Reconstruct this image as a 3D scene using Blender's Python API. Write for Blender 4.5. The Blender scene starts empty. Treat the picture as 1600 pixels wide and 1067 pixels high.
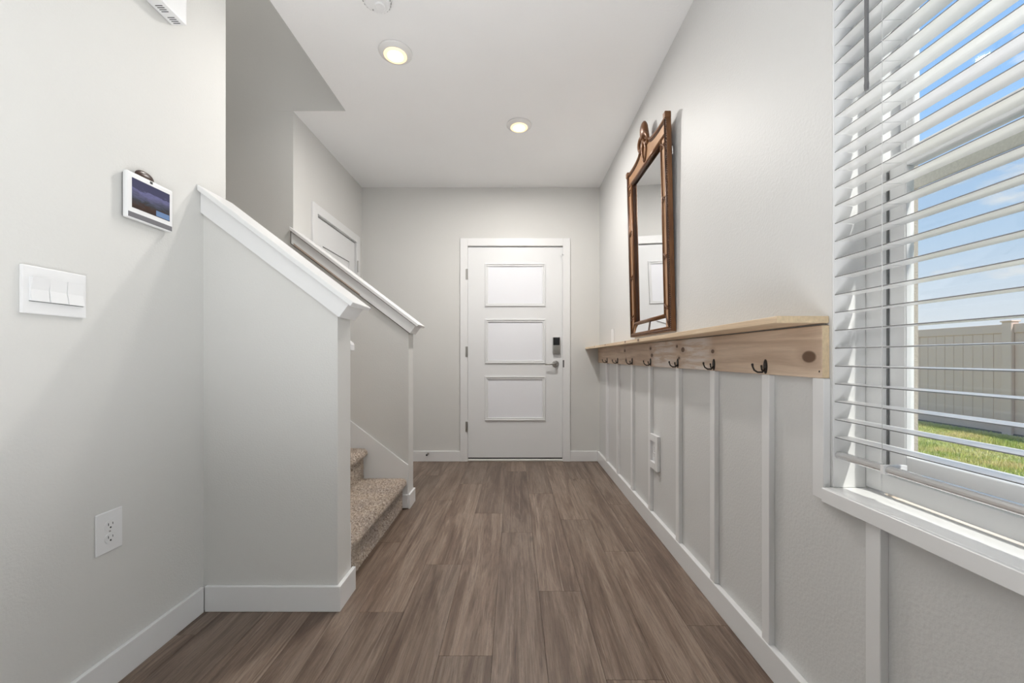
import bpy, bmesh, math, random
from mathutils import Vector, Matrix, noise
random.seed(7)
C = bpy.context.scene.collection
S = bpy.context.scene
PI = math.pi
# ---------------------------------------------------------------- camera
CH = 1.006
cd = bpy.data.cameras.new('camera'); cam = bpy.data.objects.new('camera', cd); C.objects.link(cam)
cam.location = (0, 0, CH); cam.rotation_euler = (PI/2, 0, 0)
cd.sensor_width = 36; cd.lens = 622/1600*36
cd.shift_x = -3.5/1600; cd.shift_y = 24.0/1600
cd.clip_start = 0.02; cd.clip_end = 400
S.camera = cam
# ---------------------------------------------------------------- exposure
S.view_settings.view_transform = 'Standard'; S.view_settings.look = 'None'
S.view_settings.gamma = 1; S.view_settings.use_curve_mapping = False
S.view_settings.exposure = 0.22
# ---------------------------------------------------------------- sky
W = bpy.data.worlds.new('sky'); S.world = W; W.use_nodes = True
nt = W.node_tree; N = nt.nodes; L = nt.links; N.clear()
wo = N.new('ShaderNodeOutputWorld'); bg = N.new('ShaderNodeBackground'); L.new(bg.outputs[0], wo.inputs[0])
tc = N.new('ShaderNodeTexCoord'); sp = N.new('ShaderNodeSeparateXYZ'); L.new(tc.outputs['Generated'], sp.inputs[0])
cr = N.new('ShaderNodeValToRGB'); L.new(sp.outputs[2], cr.inputs[0])
e = cr.color_ramp.elements
e[0].position = 0.0; e[0].color = (.88, .93, .99, 1)
e[1].position = 1.0; e[1].color = (.12, .30, .75, 1)
for p, c in ((.08, (.80, .88, .98, 1)), (.2, (.56, .74, .97, 1)), (.42, (.31, .56, .96, 1))):
    k = cr.color_ramp.elements.new(p); k.color = c
mp = N.new('ShaderNodeMapping'); mp.inputs['Scale'].default_value = (1, 1, 2.6); L.new(tc.outputs['Generated'], mp.inputs[0])
nz = N.new('ShaderNodeTexNoise'); nz.inputs['Scale'].default_value = 7.5; nz.inputs['Detail'].default_value = 5; nz.inputs['Roughness'].default_value = .55
L.new(mp.outputs[0], nz.inputs['Vector'])
c2 = N.new('ShaderNodeValToRGB'); L.new(nz.outputs[0], c2.inputs[0])
c2.color_ramp.elements[0].position = .57; c2.color_ramp.elements[1].position = .70
mx = N.new('ShaderNodeMixRGB'); L.new(c2.outputs[0], mx.inputs[0]); L.new(cr.outputs[0], mx.inputs[1]); mx.inputs[2].default_value = (.93, .94, .96, 1)
L.new(mx.outputs[0], bg.inputs[0]); bg.inputs[1].default_value = .99
# ---------------------------------------------------------------- sun and lamps
def lamp(name, kind, loc, energy, color=(1, 1, 1), rot=(0, 0, 0), size=1, size_y=None, **k):
    d = bpy.data.lights.new(name, kind); d.energy = energy; d.color = color
    if kind == 'AREA':
        d.size = size
        if size_y: d.shape = 'RECTANGLE'; d.size_y = size_y
        elif k.get('disk'): d.shape = 'DISK'
        if 'spread' in k: d.spread = k['spread']
    elif kind == 'SUN': d.angle = math.radians(size)
    else: d.shadow_soft_size = size
    o = bpy.data.objects.new(name, d); C.objects.link(o); o.location = loc; o.rotation_euler = rot
    return o
def aim(o, target):
    o.rotation_euler = (Vector(target)-o.location).to_track_quat('-Z', 'Y').to_euler()
s_ = lamp('sun', 'SUN', (3.8, -7.5, 12), 5.2, (1, .96, .90), size=2); aim(s_, (0, 0, 0))
# added fill lamps, unseen: beside the camera, behind it, and at the rear ceiling
a = lamp('side_fill', 'AREA', (1.06, -.40, 1.25), 25, (.97, .985, 1), size=1.1, size_y=.8); a.rotation_euler = (0, PI/2, 0)
a = lamp('rear_fill', 'AREA', (1.6, -4.8, 1.35), 8, (1, .985, .965), size=2.8, size_y=2.2); aim(a, (-.25, 0, 1.15))
for i, (x, y) in enumerate(((-1.6, -2), (1.6, -2))):
    lamp('rear_ceiling_fill', 'AREA', (x, y, 2.60), 5, (1, .95, .88), size=.5, disk=True)
a = lamp('upstairs_lamp', 'AREA', (-2.6, 2.17, 4.9), 12, (1, .98, .95), size=.7)
# added fill aimed up, brightening the room like a flash bounced off the ceiling
a = lamp('ceiling_fill', 'AREA', (-.15, -.25, .35), 23, (.965, .985, 1), size=1.0, spread=2.3); aim(a, (-.30, .45, 2.64))

# ---------------------------------------------------------------- materials
def mat(name, col, rough=.5, metal=0, bump=0, bscale=200, var=0, vscale=3, spec=.5, emis=None, estr=0, sheen=0):
    m = bpy.data.materials.new(name); m.use_nodes = True
    n = m.node_tree.nodes; l = m.node_tree.links; b = n['Principled BSDF']
    b.inputs['Base Color'].default_value = (*col, 1); b.inputs['Roughness'].default_value = rough
    b.inputs['Metallic'].default_value = metal; b.inputs['Specular IOR Level'].default_value = spec
    t = n.new('ShaderNodeTexCoord')
    if bump:
        z = n.new('ShaderNodeTexNoise'); z.inputs['Scale'].default_value = bscale; z.inputs['Detail'].default_value = 3
        l.new(t.outputs['Object'], z.inputs['Vector'])
        bp = n.new('ShaderNodeBump'); bp.inputs['Strength'].default_value = bump; bp.inputs['Distance'].default_value = .002
        l.new(z.outputs[0], bp.inputs['Height']); l.new(bp.outputs[0], b.inputs['Normal'])
    # every material keeps a little procedural tone variation
    z = n.new('ShaderNodeTexNoise'); z.inputs['Scale'].default_value = vscale; z.inputs['Detail'].default_value = 4
    l.new(t.outputs['Object'], z.inputs['Vector'])
    r = n.new('ShaderNodeMapRange'); v = max(var, .02)
    r.inputs[3].default_value = 1-v; r.inputs[4].default_value = 1+v
    l.new(z.outputs[0], r.inputs[0])
    h = n.new('ShaderNodeHueSaturation'); h.inputs['Color'].default_value = (*col, 1)
    l.new(r.outputs[0], h.inputs['Value']); l.new(h.outputs[0], b.inputs['Base Color'])
    if emis:
        b.inputs['Emission Color'].default_value = (*emis, 1); b.inputs['Emission Strength'].default_value = estr
    return m
M = {}
M['paint'] = mat('wall_paint', (.690, .684, .663), .65, bump=.35, bscale=160)
M['paint_panel'] = mat('panel_paint', (.68, .68, .672), .5, bump=.55, bscale=120)
M['ceil'] = mat('ceiling_paint', (.90, .90, .90), .8, bump=.25, bscale=90)
M['trim'] = mat('trim_paint', (.80, .80, .80), .35)
M['trimdoor'] = mat('door_paint', (.79, .795, .80), .35)
M['lite'] = mat('door_lite', (.84, .85, .89), .5)
M['plastic'] = mat('white_plastic', (.82, .82, .825), .35)
M['vinyl'] = mat('vinyl', (.86, .86, .86), .35)
M['slat'] = mat('slat_plastic', (.89, .885, .875), .3)
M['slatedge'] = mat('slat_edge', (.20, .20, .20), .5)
M['blindrail'] = mat('blind_rail', (.74, .74, .74), .16, metal=.55)
M['cord'] = mat('cord', (.7, .7, .7), .7)
M['wand'] = mat('wand', (.16, .16, .165), .2)
M['nickel'] = mat('satin_nickel', (.45, .44, .42), .35, metal=1)
M['black'] = mat('black_plastic', (.012, .012, .014), .25)
M['darkgap'] = mat('dark_gap', (.07, .06, .05), .9)
M['bronze'] = mat('bronze', (.035, .028, .026), .38, metal=.6)
M['grey'] = mat('grey_plastic', (.16, .155, .17), .6, bump=.3, bscale=900)
M['slot'] = mat('slot_grey', (.13, .13, .13), .8)
M['stucco'] = mat('stucco', (.52, .47, .40), .9, bump=1, bscale=220, var=.15, vscale=60)
M['fence'] = mat('fence_vinyl', (.76, .58, .49), .55, var=.06)
M['fencecap'] = mat('fence_cap_vinyl', (.78, .60, .51), .55)
M['soil'] = mat('soil', (.42, .42, .18), .95, var=.4, vscale=8)
M['rubber'] = mat('rubber', (.05, .05, .05), .8)
M['fd_white'] = mat('lamp_trim', (.80, .79, .78), .4)
M['led'] = mat('led_green', (.5, .9, .8), .4, emis=(.5, 1, .85), estr=1.5)
M['bulb'] = mat('lamp_lens', (1, .9, .7), .4, emis=(1, .93, .76), estr=1.9)
M['bulbrim'] = mat('lamp_rim', (1, .8, .5), .4, emis=(1, .70, .36), estr=1.05)

def glassmat():
    m = bpy.data.materials.new('window_glass'); m.use_nodes = True
    n = m.node_tree.nodes; l = m.node_tree.links; n.clear()
    o = n.new('ShaderNodeOutputMaterial'); t = n.new('ShaderNodeBsdfTransparent'); g = n.new('ShaderNodeBsdfGlossy'); g.inputs['Roughness'].default_value = .02
    t.inputs[0].default_value = (.96, .975, .97, 1)
    f = n.new('ShaderNodeLayerWeight'); pw = n.new('ShaderNodeMath'); pw.operation = 'POWER'; pw.inputs[1].default_value = 4
    l.new(f.outputs['Facing'], pw.inputs[0]); ma = n.new('ShaderNodeMath'); ma.operation = 'MULTIPLY_ADD'; ma.inputs[1].default_value = .5; ma.inputs[2].default_value = .03
    l.new(pw.outputs[0], ma.inputs[0]); x = n.new('ShaderNodeMixShader')
    l.new(ma.outputs[0], x.inputs[0]); l.new(t.outputs[0], x.inputs[1]); l.new(g.outputs[0], x.inputs[2]); l.new(x.outputs[0], o.inputs[0])
    return m
M['glass'] = glassmat()
def screenmat():
    m = bpy.data.materials.new('insect_mesh'); m.use_nodes = True
    n = m.node_tree.nodes; l = m.node_tree.links; n.clear()
    o = n.new('ShaderNodeOutputMaterial'); t = n.new('ShaderNodeBsdfTransparent'); g = n.new('ShaderNodeBsdfDiffuse')
    g.inputs[0].default_value = (.20, .20, .20, 1)
    x = n.new('ShaderNodeMixShader'); x.inputs[0].default_value = .11
    l.new(t.outputs[0], x.inputs[1]); l.new(g.outputs[0], x.inputs[2]); l.new(x.outputs[0], o.inputs[0])
    return m
M['mesh'] = screenmat()
m = mat('silver_mirror', (.86, .87, .88), .01, metal=1); M['mirror'] = m

def ramp(n, l, src, stops):
    r = n.new('ShaderNodeValToRGB'); l.new(src, r.inputs[0]); el = r.color_ramp.elements
    el[0].position, el[0].color = stops[0][0], (*stops[0][1], 1)
    el[1].position, el[1].color = stops[-1][0], (*stops[-1][1], 1)
    for p, c in stops[1:-1]:
        k = el.new(p); k.color = (*c, 1)
    return r.outputs[0]
def mixc(n, l, fac, a, b, mode='MIX'):
    x = n.new('ShaderNodeMixRGB'); x.blend_type = mode
    for i, v in ((0, fac), (1, a), (2, b)):
        if isinstance(v, (int, float)): x.inputs[i].default_value = v
        elif isinstance(v, tuple): x.inputs[i].default_value = (*v, 1)
        else: l.new(v, x.inputs[i])
    return x.outputs[0]
def tex(n, l, vec, scale, sc3=(1, 1, 1), detail=4, rough=.5, dist=0):
    mp = n.new('ShaderNodeMapping'); mp.inputs['Scale'].default_value = sc3; l.new(vec, mp.inputs[0])
    z = n.new('ShaderNodeTexNoise'); z.inputs['Scale'].default_value = scale; z.inputs['Detail'].default_value = detail
    z.inputs['Roughness'].default_value = rough; z.inputs['Distortion'].default_value = dist
    l.new(mp.outputs[0], z.inputs['Vector']); return z.outputs[0]

def plankmat():
    m = bpy.data.materials.new('vinyl_plank'); m.use_nodes = True
    n = m.node_tree.nodes; l = m.node_tree.links; b = n['Principled BSDF']
    t = n.new('ShaderNodeTexCoord'); oi = n.new('ShaderNodeObjectInfo')
    mu = n.new('ShaderNodeVectorMath'); mu.operation = 'ADD'
    cx = n.new('ShaderNodeCombineXYZ')
    k1 = n.new('ShaderNodeMath'); k1.operation = 'MULTIPLY'; k1.inputs[1].default_value = 37; l.new(oi.outputs['Random'], k1.inputs[0])
    k2 = n.new('ShaderNodeMath'); k2.operation = 'MULTIPLY'; k2.inputs[1].default_value = 91; l.new(oi.outputs['Random'], k2.inputs[0])
    l.new(k1.outputs[0], cx.inputs[0]); l.new(k2.outputs[0], cx.inputs[1])
    l.new(t.outputs['Object'], mu.inputs[0]); l.new(cx.outputs[0], mu.inputs[1]); v = mu.outputs[0]
    broad = tex(n, l, v, 3.0, (4.0, .34, 1), 5, .65, 1.2)
    grain = tex(n, l, v, 30, (5.5, .22, 1), 8, .78, .5)
    streak = tex(n, l, v, 7, (6.5, .14, 1), 7, .7, 1.0)
    vein = tex(n, l, v, 5, (6.0, .17, 1), 8, .75, 2.2)
    base = ramp(n, l, broad, [(.30, (.092, .061, .046)), (.42, (.134, .094, .072)), (.51, (.186, .138, .108)), (.59, (.235, .182, .147)), (.70, (.168, .123, .097))])
    g = ramp(n, l, grain, [(.30, (.42, .39, .37)), (.47, (.95, .94, .93)), (.70, (1.35, 1.33, 1.31))])
    c = mixc(n, l, .8, base, g, 'MULTIPLY')
    st = ramp(n, l, streak, [(.56, (0, 0, 0)), (.66, (1, 1, 1))])
    stf = n.new('ShaderNodeMath'); stf.operation = 'MULTIPLY'; stf.inputs[1].default_value = .50; l.new(st, stf.inputs[0])
    c = mixc(n, l, stf.outputs[0], c, (.38, .31, .255))
    sd = ramp(n, l, vein, [(.475, (0, 0, 0)), (.495, (1, 1, 1)), (.515, (0, 0, 0))])
    sdf = n.new('ShaderNodeMath'); sdf.operation = 'MULTIPLY'; sdf.inputs[1].default_value = .5; l.new(sd, sdf.inputs[0])
    c = mixc(n, l, sdf.outputs[0], c, (.055, .037, .029))
    # small knots
    mp = n.new('ShaderNodeMapping'); mp.inputs['Scale'].default_value = (3.0, 1.3, 1); l.new(v, mp.inputs[0])
    vo = n.new('ShaderNodeTexVoronoi'); vo.inputs['Scale'].default_value = 1.3; l.new(mp.outputs[0], vo.inputs['Vector'])
    kn = ramp(n, l, vo.outputs['Distance'], [(.02, (1, 1, 1)), (.085, (0, 0, 0))])
    knf = n.new('ShaderNodeMath'); knf.operation = 'MULTIPLY'; knf.inputs[1].default_value = .6; l.new(kn, knf.inputs[0])
    c = mixc(n, l, knf.outputs[0], c, (.05, .033, .025))
    pr = n.new('ShaderNodeMapRange'); pr.inputs[3].default_value = .90; pr.inputs[4].default_value = 1.20; l.new(oi.outputs['Random'], pr.inputs[0])
    h = n.new('ShaderNodeHueSaturation'); l.new(c, h.inputs['Color']); l.new(pr.outputs[0], h.inputs['Value']); h.inputs['Saturation'].default_value = 1.1
    l.new(h.outputs[0], b.inputs['Base Color'])
    b.inputs['Roughness'].default_value = .36; b.inputs['Specular IOR Level'].default_value = .5
    bp = n.new('ShaderNodeBump'); bp.inputs['Strength'].default_value = .25; bp.inputs['Distance'].default_value = .001; l.new(grain, bp.inputs['Height']); l.new(bp.outputs[0], b.inputs['Normal'])
    return m
M['plank'] = plankmat()

# pine: grain along world Y, board coordinates given in metres (object coords carry world Y and Z here)
def pinemat(name, base_lo, base_hi, knots=(), tint=(1, 1, 1), sand=()):
    m = bpy.data.materials.new(name); m.use_nodes = True
    n = m.node_tree.nodes; l = m.node_tree.links; b = n['Principled BSDF']
    t = n.new('ShaderNodeTexCoord'); v = t.outputs['Object']
    sx = n.new('ShaderNodeSeparateXYZ'); l.new(v, sx.inputs[0])
    big = tex(n, l, v, 3.0, (8, .6, 9), 3, .5, .5)
    fine = tex(n, l, v, 40, (4, .25, 6), 6, .7, .3)
    def math2(op, a, b_):
        q = n.new('ShaderNodeMath'); q.operation = op
        for i, w in ((0, a), (1, b_)):
            if isinstance(w, (int, float)): q.inputs[i].default_value = w
            else: l.new(w, q.inputs[i])
        return q.outputs[0]
    # ring field, bent around the knots
    ring = math2('MULTIPLY', sx.outputs[2], 16.0)
    ring = math2('ADD', ring, math2('MULTIPLY', big, 2.0))
    dark = None; halo = None
    for (ky, kz, r) in knots:
        dy = math2('MULTIPLY', math2('SUBTRACT', sx.outputs[1], ky), .62)
        dz = math2('SUBTRACT', sx.outputs[2], kz)
        d2 = math2('ADD', math2('MULTIPLY', dy, dy), math2('MULTIPLY', dz, dz))
        g = math2('DIVIDE', r*r*1.2, math2('ADD', d2, r*r*.35))
        ring = math2('ADD', ring, math2('MULTIPLY', g, .55))
        d = math2('SQRT', d2, 0)
        q = n.new('ShaderNodeMapRange'); q.inputs[1].default_value = r*.78; q.inputs[2].default_value = r*1.05; q.inputs[3].default_value = 1; q.inputs[4].default_value = 0
        l.new(d, q.inputs[0])
        dark = q.outputs[0] if dark is None else math2('MAXIMUM', dark, q.outputs[0])
        q2 = n.new('ShaderNodeMapRange'); q2.inputs[1].default_value = r*.9; q2.inputs[2].default_value = r*2.4; q2.inputs[3].default_value = .5; q2.inputs[4].default_value = 0
        l.new(d, q2.inputs[0]); halo = q2.outputs[0] if halo is None else math2('MAXIMUM', halo, q2.outputs[0])
    wv = math2('SINE', math2('MULTIPLY', ring, 7.0), 0)
    wf = n.new('ShaderNodeMapRange'); wf.inputs[1].default_value = -1; wf.inputs[2].default_value = 1; l.new(wv, wf.inputs[0])
    c = mixc(n, l, wf.outputs[0], base_lo, base_hi)
    f2 = ramp(n, l, fine, [(.3, (.82, .80, .78)), (.7, (1.1, 1.1, 1.1))])
    c = mixc(n, l, .6, c, f2, 'MULTIPLY')
    for (sy, w_) in sand:
        d = math2('ABSOLUTE', math2('SUBTRACT', sx.outputs[1], sy), 0)
        q = n.new('ShaderNodeMapRange'); q.inputs[1].default_value = w_*.6; q.inputs[2].default_value = w_*1.2; q.inputs[3].default_value = 1; q.inputs[4].default_value = 0
        l.new(d, q.inputs[0])
        wn = tex(n, l, v, 9, (1, .5, 5), 4, .6, .5)
        wr = ramp(n, l, wn, [(.40, (0, 0, 0)), (.56, (1, 1, 1))])
        c = mixc(n, l, math2('MULTIPLY', math2('MULTIPLY', q.outputs[0], wr), .8), c, (.86, .80, .76))
    if dark is not None:
        c = mixc(n, l, math2('MULTIPLY', halo, wf.outputs[0]), c, (.30, .17, .10))
        rr = math2('SINE', math2('MULTIPLY', ring, 22), 0)
        kc = mixc(n, l, math2('ADD', math2('MULTIPLY', rr, .25), .4), (.075, .04, .024), (.26, .15, .09))
        c = mixc(n, l, dark, c, kc)
    l.new(c, b.inputs['Base Color']); b.inputs['Roughness'].default_value = .55
    bp = n.new('ShaderNodeBump'); bp.inputs['Strength'].default_value = .2; bp.inputs['Distance'].default_value = .001; l.new(fine, bp.inputs['Height']); l.new(bp.outputs[0], b.inputs['Normal'])
    return m
KN = [(1.085, 1.006, .0175), (1.611, 1.028, .009), (1.896, 1.040, .013), (1.965, 1.058, .008), (1.94, 1.0, .008), (2.323, 1.015, .012), (2.345, 1.055, .010), (2.89, 1.05, .012), (2.86, .985, .012)]
M['board'] = pinemat('pine_back_board', (.58, .43, .315), (.71, .56, .43), KN, sand=((2.15, .17), (1.77, .14)))
M['shelf'] = pinemat('pine_shelf_board', (.66, .50, .34), (.78, .63, .45), [(2.46, 1.1, .008), (3.0, 1.1, .008), (3.4, 1.1, .007), (2.2, 1.1, .01)])
M['endgrain'] = mat('pine_end_grain', (.70, .55, .36), .6, bump=.6, bscale=300, var=.25, vscale=90)

def framewood(name, a, b_, rough=.35):
    m = bpy.data.materials.new(name); m.use_nodes = True
    n = m.node_tree.nodes; l = m.node_tree.links; b = n['Principled BSDF']
    t = n.new('ShaderNodeTexCoord'); f = tex(n, l, t.outputs['Object'], 12, (3, 1, .4), 5, .6, .6)
    l.new(ramp(n, l, f, [(.3, a), (.7, b_)]), b.inputs['Base Color']); b.inputs['Roughness'].default_value = rough
    b.inputs['Metallic'].default_value = .25
    return m
M['fw'] = framewood('mirror_frame_wood', (.115, .044, .016), (.22, .10, .038))
M['fwlight'] = framewood('mirror_frame_gold', (.38, .20, .10), (.50, .30, .165), .3)
M['fwdark'] = framewood('mirror_frame_dark', (.04, .016, .008), (.10, .04, .017))

def carpetmat():
    m = bpy.data.materials.new('carpet_pile'); m.use_nodes = True
    n = m.node_tree.nodes; l = m.node_tree.links; b = n['Principled BSDF']
    t = n.new('ShaderNodeTexCoord')
    f = tex(n, l, t.outputs['Object'], 85, (1, 1, 1), 2, .6)
    g = tex(n, l, t.outputs['Object'], 9, (1, 1, 1), 3, .6)
    c = ramp(n, l, f, [(.30, (.26, .20, .16)), (.42, (.56, .47, .39)), (.55, (.72, .63, .55)), (.68, (.88, .83, .78))])
    c = mixc(n, l, .35, c, ramp(n, l, g, [(.35, (.65, .65, .7)), (.65, (1.1, 1.08, 1.0))]), 'MULTIPLY')
    l.new(c, b.inputs['Base Color']); b.inputs['Roughness'].default_value = .95; b.inputs['Specular IOR Level'].default_value = .1
    return m
M['carpet'] = carpetmat()
def grassmat():
    m = bpy.data.materials.new('grass_blades'); m.use_nodes = True
    n = m.node_tree.nodes; l = m.node_tree.links; b = n['Principled BSDF']
    t = n.new('ShaderNodeTexCoord')
    f = tex(n, l, t.outputs['Object'], 1.6, (1, 1, .2), 4, .65); g = tex(n, l, t.outputs['Object'], 30, (1, 1, 1), 2, .6)
    c = ramp(n, l, f, [(.35, (.28, .40, .08)), (.5, (.50, .54, .14)), (.66, (.78, .64, .30))])
    c = mixc(n, l, .6, c, ramp(n, l, g, [(.3, (.6, .6, .6)), (.7, (1.35, 1.35, 1.3))]), 'MULTIPLY')
    l.new(c, b.inputs['Base Color']); b.inputs['Roughness'].default_value = .8
    return m
M['grass'] = grassmat()
def screenimg():
    m = bpy.data.materials.new('panel_picture'); m.use_nodes = True
    n = m.node_tree.nodes; l = m.node_tree.links; b = n['Principled BSDF']
    t = n.new('ShaderNodeTexCoord'); v = t.outputs['Generated']
    sx = n.new('ShaderNodeSeparateXYZ'); l.new(v, sx.inputs[0])
    f = tex(n, l, v, 3.5, (1, 1, 2.2), 5, .6, .8)
    ad = n.new('ShaderNodeMath'); ad.operation = 'MULTIPLY_ADD'; l.new(f, ad.inputs[0]); ad.inputs[1].default_value = .55; l.new(sx.outputs[2], ad.inputs[2])
    c = ramp(n, l, ad.outputs[0], [(.28, (.03, .018, .014)), (.45, (.045, .022, .016)), (.6, (.035, .04, .05)), (.8, (.09, .09, .16)), (.95, (.13, .13, .26)), (1.0, (.05, .05, .10))])
    l.new(c, b.inputs['Base Color']); l.new(c, b.inputs['Emission Color']); b.inputs['Emission Strength'].default_value = .15
    b.inputs['Roughness'].default_value = .12
    return m
M['picture'] = screenimg()
M['bluebox'] = mat('blue_tile', (.12, .2, .36), .2, emis=(.16, .27, .5), estr=.15)
M['tortoise'] = mat('tortoise_brown', (.045, .02, .012), .3, var=.6, vscale=90)

# ---------------------------------------------------------------- mesh helpers
class MB:
    def __init__(s): s.bm = bmesh.new()
    def box(s, x0, x1, y0, y1, z0, z1, bev=0, seg=1):
        t = bmesh.new()
        r = bmesh.ops.create_cube(t, size=1)
        bmesh.ops.transform(t, matrix=Matrix.Translation(((x0+x1)/2, (y0+y1)/2, (z0+z1)/2)) @ Matrix.Diagonal((abs(x1-x0), abs(y1-y0), abs(z1-z0), 1)), verts=t.verts)
        if bev: bmesh.ops.bevel(t, geom=t.edges[:], offset=bev, segments=seg, affect='EDGES', profile=.6)
        s._merge(t); return s
    def _merge(s, t):
        me = bpy.data.meshes.new('tmp'); t.to_mesh(me); t.free(); s.bm.from_mesh(me); bpy.data.meshes.remove(me)
    def prism(s, pts, d0, d1, axis='y', bev=0):
        """pts 2-D; axis y: (x,z); axis x: (y,z); axis z: (x,y)"""
        t = bmesh.new()
        def P(p, d): return {'y': (p[0], d, p[1]), 'x': (d, p[0], p[1]), 'z': (p[0], p[1], d)}[axis]
        a = [t.verts.new(P(p, d0)) for p in pts]; b = [t.verts.new(P(p, d1)) for p in pts]
        t.faces.new(a); t.faces.new(b[::-1]); n = len(pts)
        for i in range(n): t.faces.new((a[i], b[i], b[(i+1) % n], a[(i+1) % n]))
        bmesh.ops.recalc_face_normals(t, faces=t.faces)
        if bev: bmesh.ops.bevel(t, geom=t.edges[:], offset=bev, segments=1, affect='EDGES')
        s._merge(t); return s
    def tube(s, pts, r, seg=8, flat=1.0, closed=False):
        t = bmesh.new(); pts = [Vector(p) for p in pts]; rings = []; n = len(pts)
        rr = r if isinstance(r, (list, tuple)) else [r]*n
        up = None
        for i, p in enumerate(pts):
            d = (pts[min(i+1, n-1)]-pts[max(i-1, 0)]).normalized()
            if up is None:
                up = Vector((1, 0, 0)) if abs(d.x) < .9 else Vector((0, 0, 1))
            u = (up - d*up.dot(d)).normalized(); w = d.cross(u); up = u
            rings.append([t.verts.new(p+(u*math.cos(2*PI*k/seg)*flat+w*math.sin(2*PI*k/seg))*rr[i]) for k in range(seg)])
        for i in range(n-1):
            for k in range(seg): t.faces.new((rings[i][k], rings[i][(k+1) % seg], rings[i+1][(k+1) % seg], rings[i+1][k]))
        t.faces.new(rings[0]); t.faces.new(rings[-1][::-1])
        bmesh.ops.recalc_face_normals(t, faces=t.faces)
        for f in t.faces: f.smooth = True
        s._merge(t); return s
    def lathe(s, prof, c, axis='z', seg=32):
        """prof list of (r, h) along axis from c"""
        t = bmesh.new(); rings = []
        def P(r, h, a):
            x, y = r*math.cos(a), r*math.sin(a)
            return {'z': (c[0]+x, c[1]+y, c[2]+h), 'x': (c[0]+h, c[1]+x, c[2]+y), 'y': (c[0]+x, c[1]+h, c[2]+y)}[axis]
        for r, h in prof: rings.append([t.verts.new(P(max(r, 1e-5), h, 2*PI*k/seg)) for k in range(seg)])
        for i in range(len(rings)-1):
            for k in range(seg): t.faces.new((rings[i][k], rings[i][(k+1) % seg], rings[i+1][(k+1) % seg], rings[i+1][k]))
        t.faces.new(rings[0]); t.faces.new(rings[-1][::-1])
        bmesh.ops.recalc_face_normals(t, faces=t.faces)
        s._merge(t); return s
    def ell(s, c, r, seg=8, ring=5):
        t = bmesh.new(); bmesh.ops.create_uvsphere(t, u_segments=seg, v_segments=ring, radius=1)
        bmesh.ops.transform(t, matrix=Matrix.Translation(c) @ Matrix.Diagonal((*r, 1)), verts=t.verts)
        for f in t.faces: f.smooth = True
        s._merge(t); return s
    def xf(s, fn):
        for v in s.bm.verts: v.co = Vector(fn(v.co))
        return s
    def build(s, name, m, parent=None, origin=None, smooth=False):
        me = bpy.data.meshes.new(name)
        vs = s.bm.verts
        if origin is None:
            xs = [v.co.x for v in vs]; ys = [v.co.y for v in vs]; zs = [v.co.z for v in vs]
            origin = Vector(((min(xs)+max(xs))/2, (min(ys)+max(ys))/2, min(zs)))
        origin = Vector(origin)
        for v in vs: v.co -= origin
        s.bm.to_mesh(me); s.bm.free(); me.materials.append(m)
        if smooth:
            for p in me.polygons: p.use_smooth = True
        o = bpy.data.objects.new(name, me); C.objects.link(o)
        pw = wl(parent) if parent else Vector((0, 0, 0))
        o.location = origin - pw
        if parent: o.parent = parent
        return o
def wl(o):
    v = Vector(o.location)
    while o.parent: o = o.parent; v += o.location
    return v
def thing(name, label, cat, loc, group=None):
    o = bpy.data.objects.new(name, None); C.objects.link(o); o.location = loc; o.empty_display_size = .05
    o['label'] = label; o['category'] = cat
    if group: o['group'] = group
    return o
def tag(o, label, cat, group=None):
    o['label'] = label; o['category'] = cat
    if group: o['group'] = group
    return o
def struct(o): o['kind'] = 'structure'; return o
def cp(src, loc, parent):
    o = src.copy(); C.objects.link(o); o.parent = parent; o.location = Vector(loc) - wl(parent)
    return o
ORI = (0, 0, 0)

# ---------------------------------------------------------------- dimensions
WR, WL, WB = .822, -1.236, 3.84          # right wall, left wall, back wall
WL2 = -1.470                              # left wall of the back part
H = CH + 1.633                            # ceiling height
N0, N1, F0, F1 = 1.583, 1.705, 2.647, 2.764   # the two stair half walls
XE = -.702                                # their ends
XO = -1.12                                # edge of the stairwell opening in the ceiling
YR = 1.030; YN = .10                      # window opening, far and near side
ZS, ZH = .669, 2.20                       # sill and head
TOP = 5.1

# ---------------------------------------------------------------- shell
# floor with planks
fl = struct(MB().box(-3.2, 3.2, -5.0, 4.0, -.12, -.006).build('floor', M['darkgap']))
pw_, gap = .18, .0007
protos = {}
def plank(x0, x1, y0, y1):
    key = (round(x1-x0, 3), round(y1-y0, 3))
    if key in protos:
        return cp(protos[key], ((x0+x1)/2, (y0+y1)/2, -.006), fl)
    o = MB().box(x0+gap/2, x1-gap/2, y0+gap/2, y1-gap/2, -.006, 0, bev=.0006).build('plank', M['plank'], fl)
    protos[key] = o; return o
x = -.074-.18*8
offs = [.35, 1.0, .12, .77, .5, 1.13, .27, .9, .62, .05, .8, .4, 1.05, .2]
for r in range(13):
    x0 = x+.18*r; y = -2.0 + offs[r] - 1.22*0
    ys = [-2.0]
    while ys[-1] < WB+.02:
        ys.append(min(y, WB+.02)); y += 1.22
    for y0, y1 in zip(ys, ys[1:]):
        if y1-y0 > .02: plank(x0, x0+.18, y0, y1)
struct(MB().box(-3.2, 3.2, -5.0, -2.0, -.006, 0).build('floor_rear', M['plank']))

# ceiling (with the stairwell opening), 0.3 thick
mb = MB()
mb.box(XO, WR, -.8, WB, H, H+.3)
mb.box(WL2-.1, XO, F0, WB, H, H+.3)
mb.box(WL-.12, XO, -.8, N1, H, H+.3)
mb.box(-3.2, 3.2, -5.0, -.8, H, H+.3)
struct(mb.build('ceiling', M['ceil']))
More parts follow.
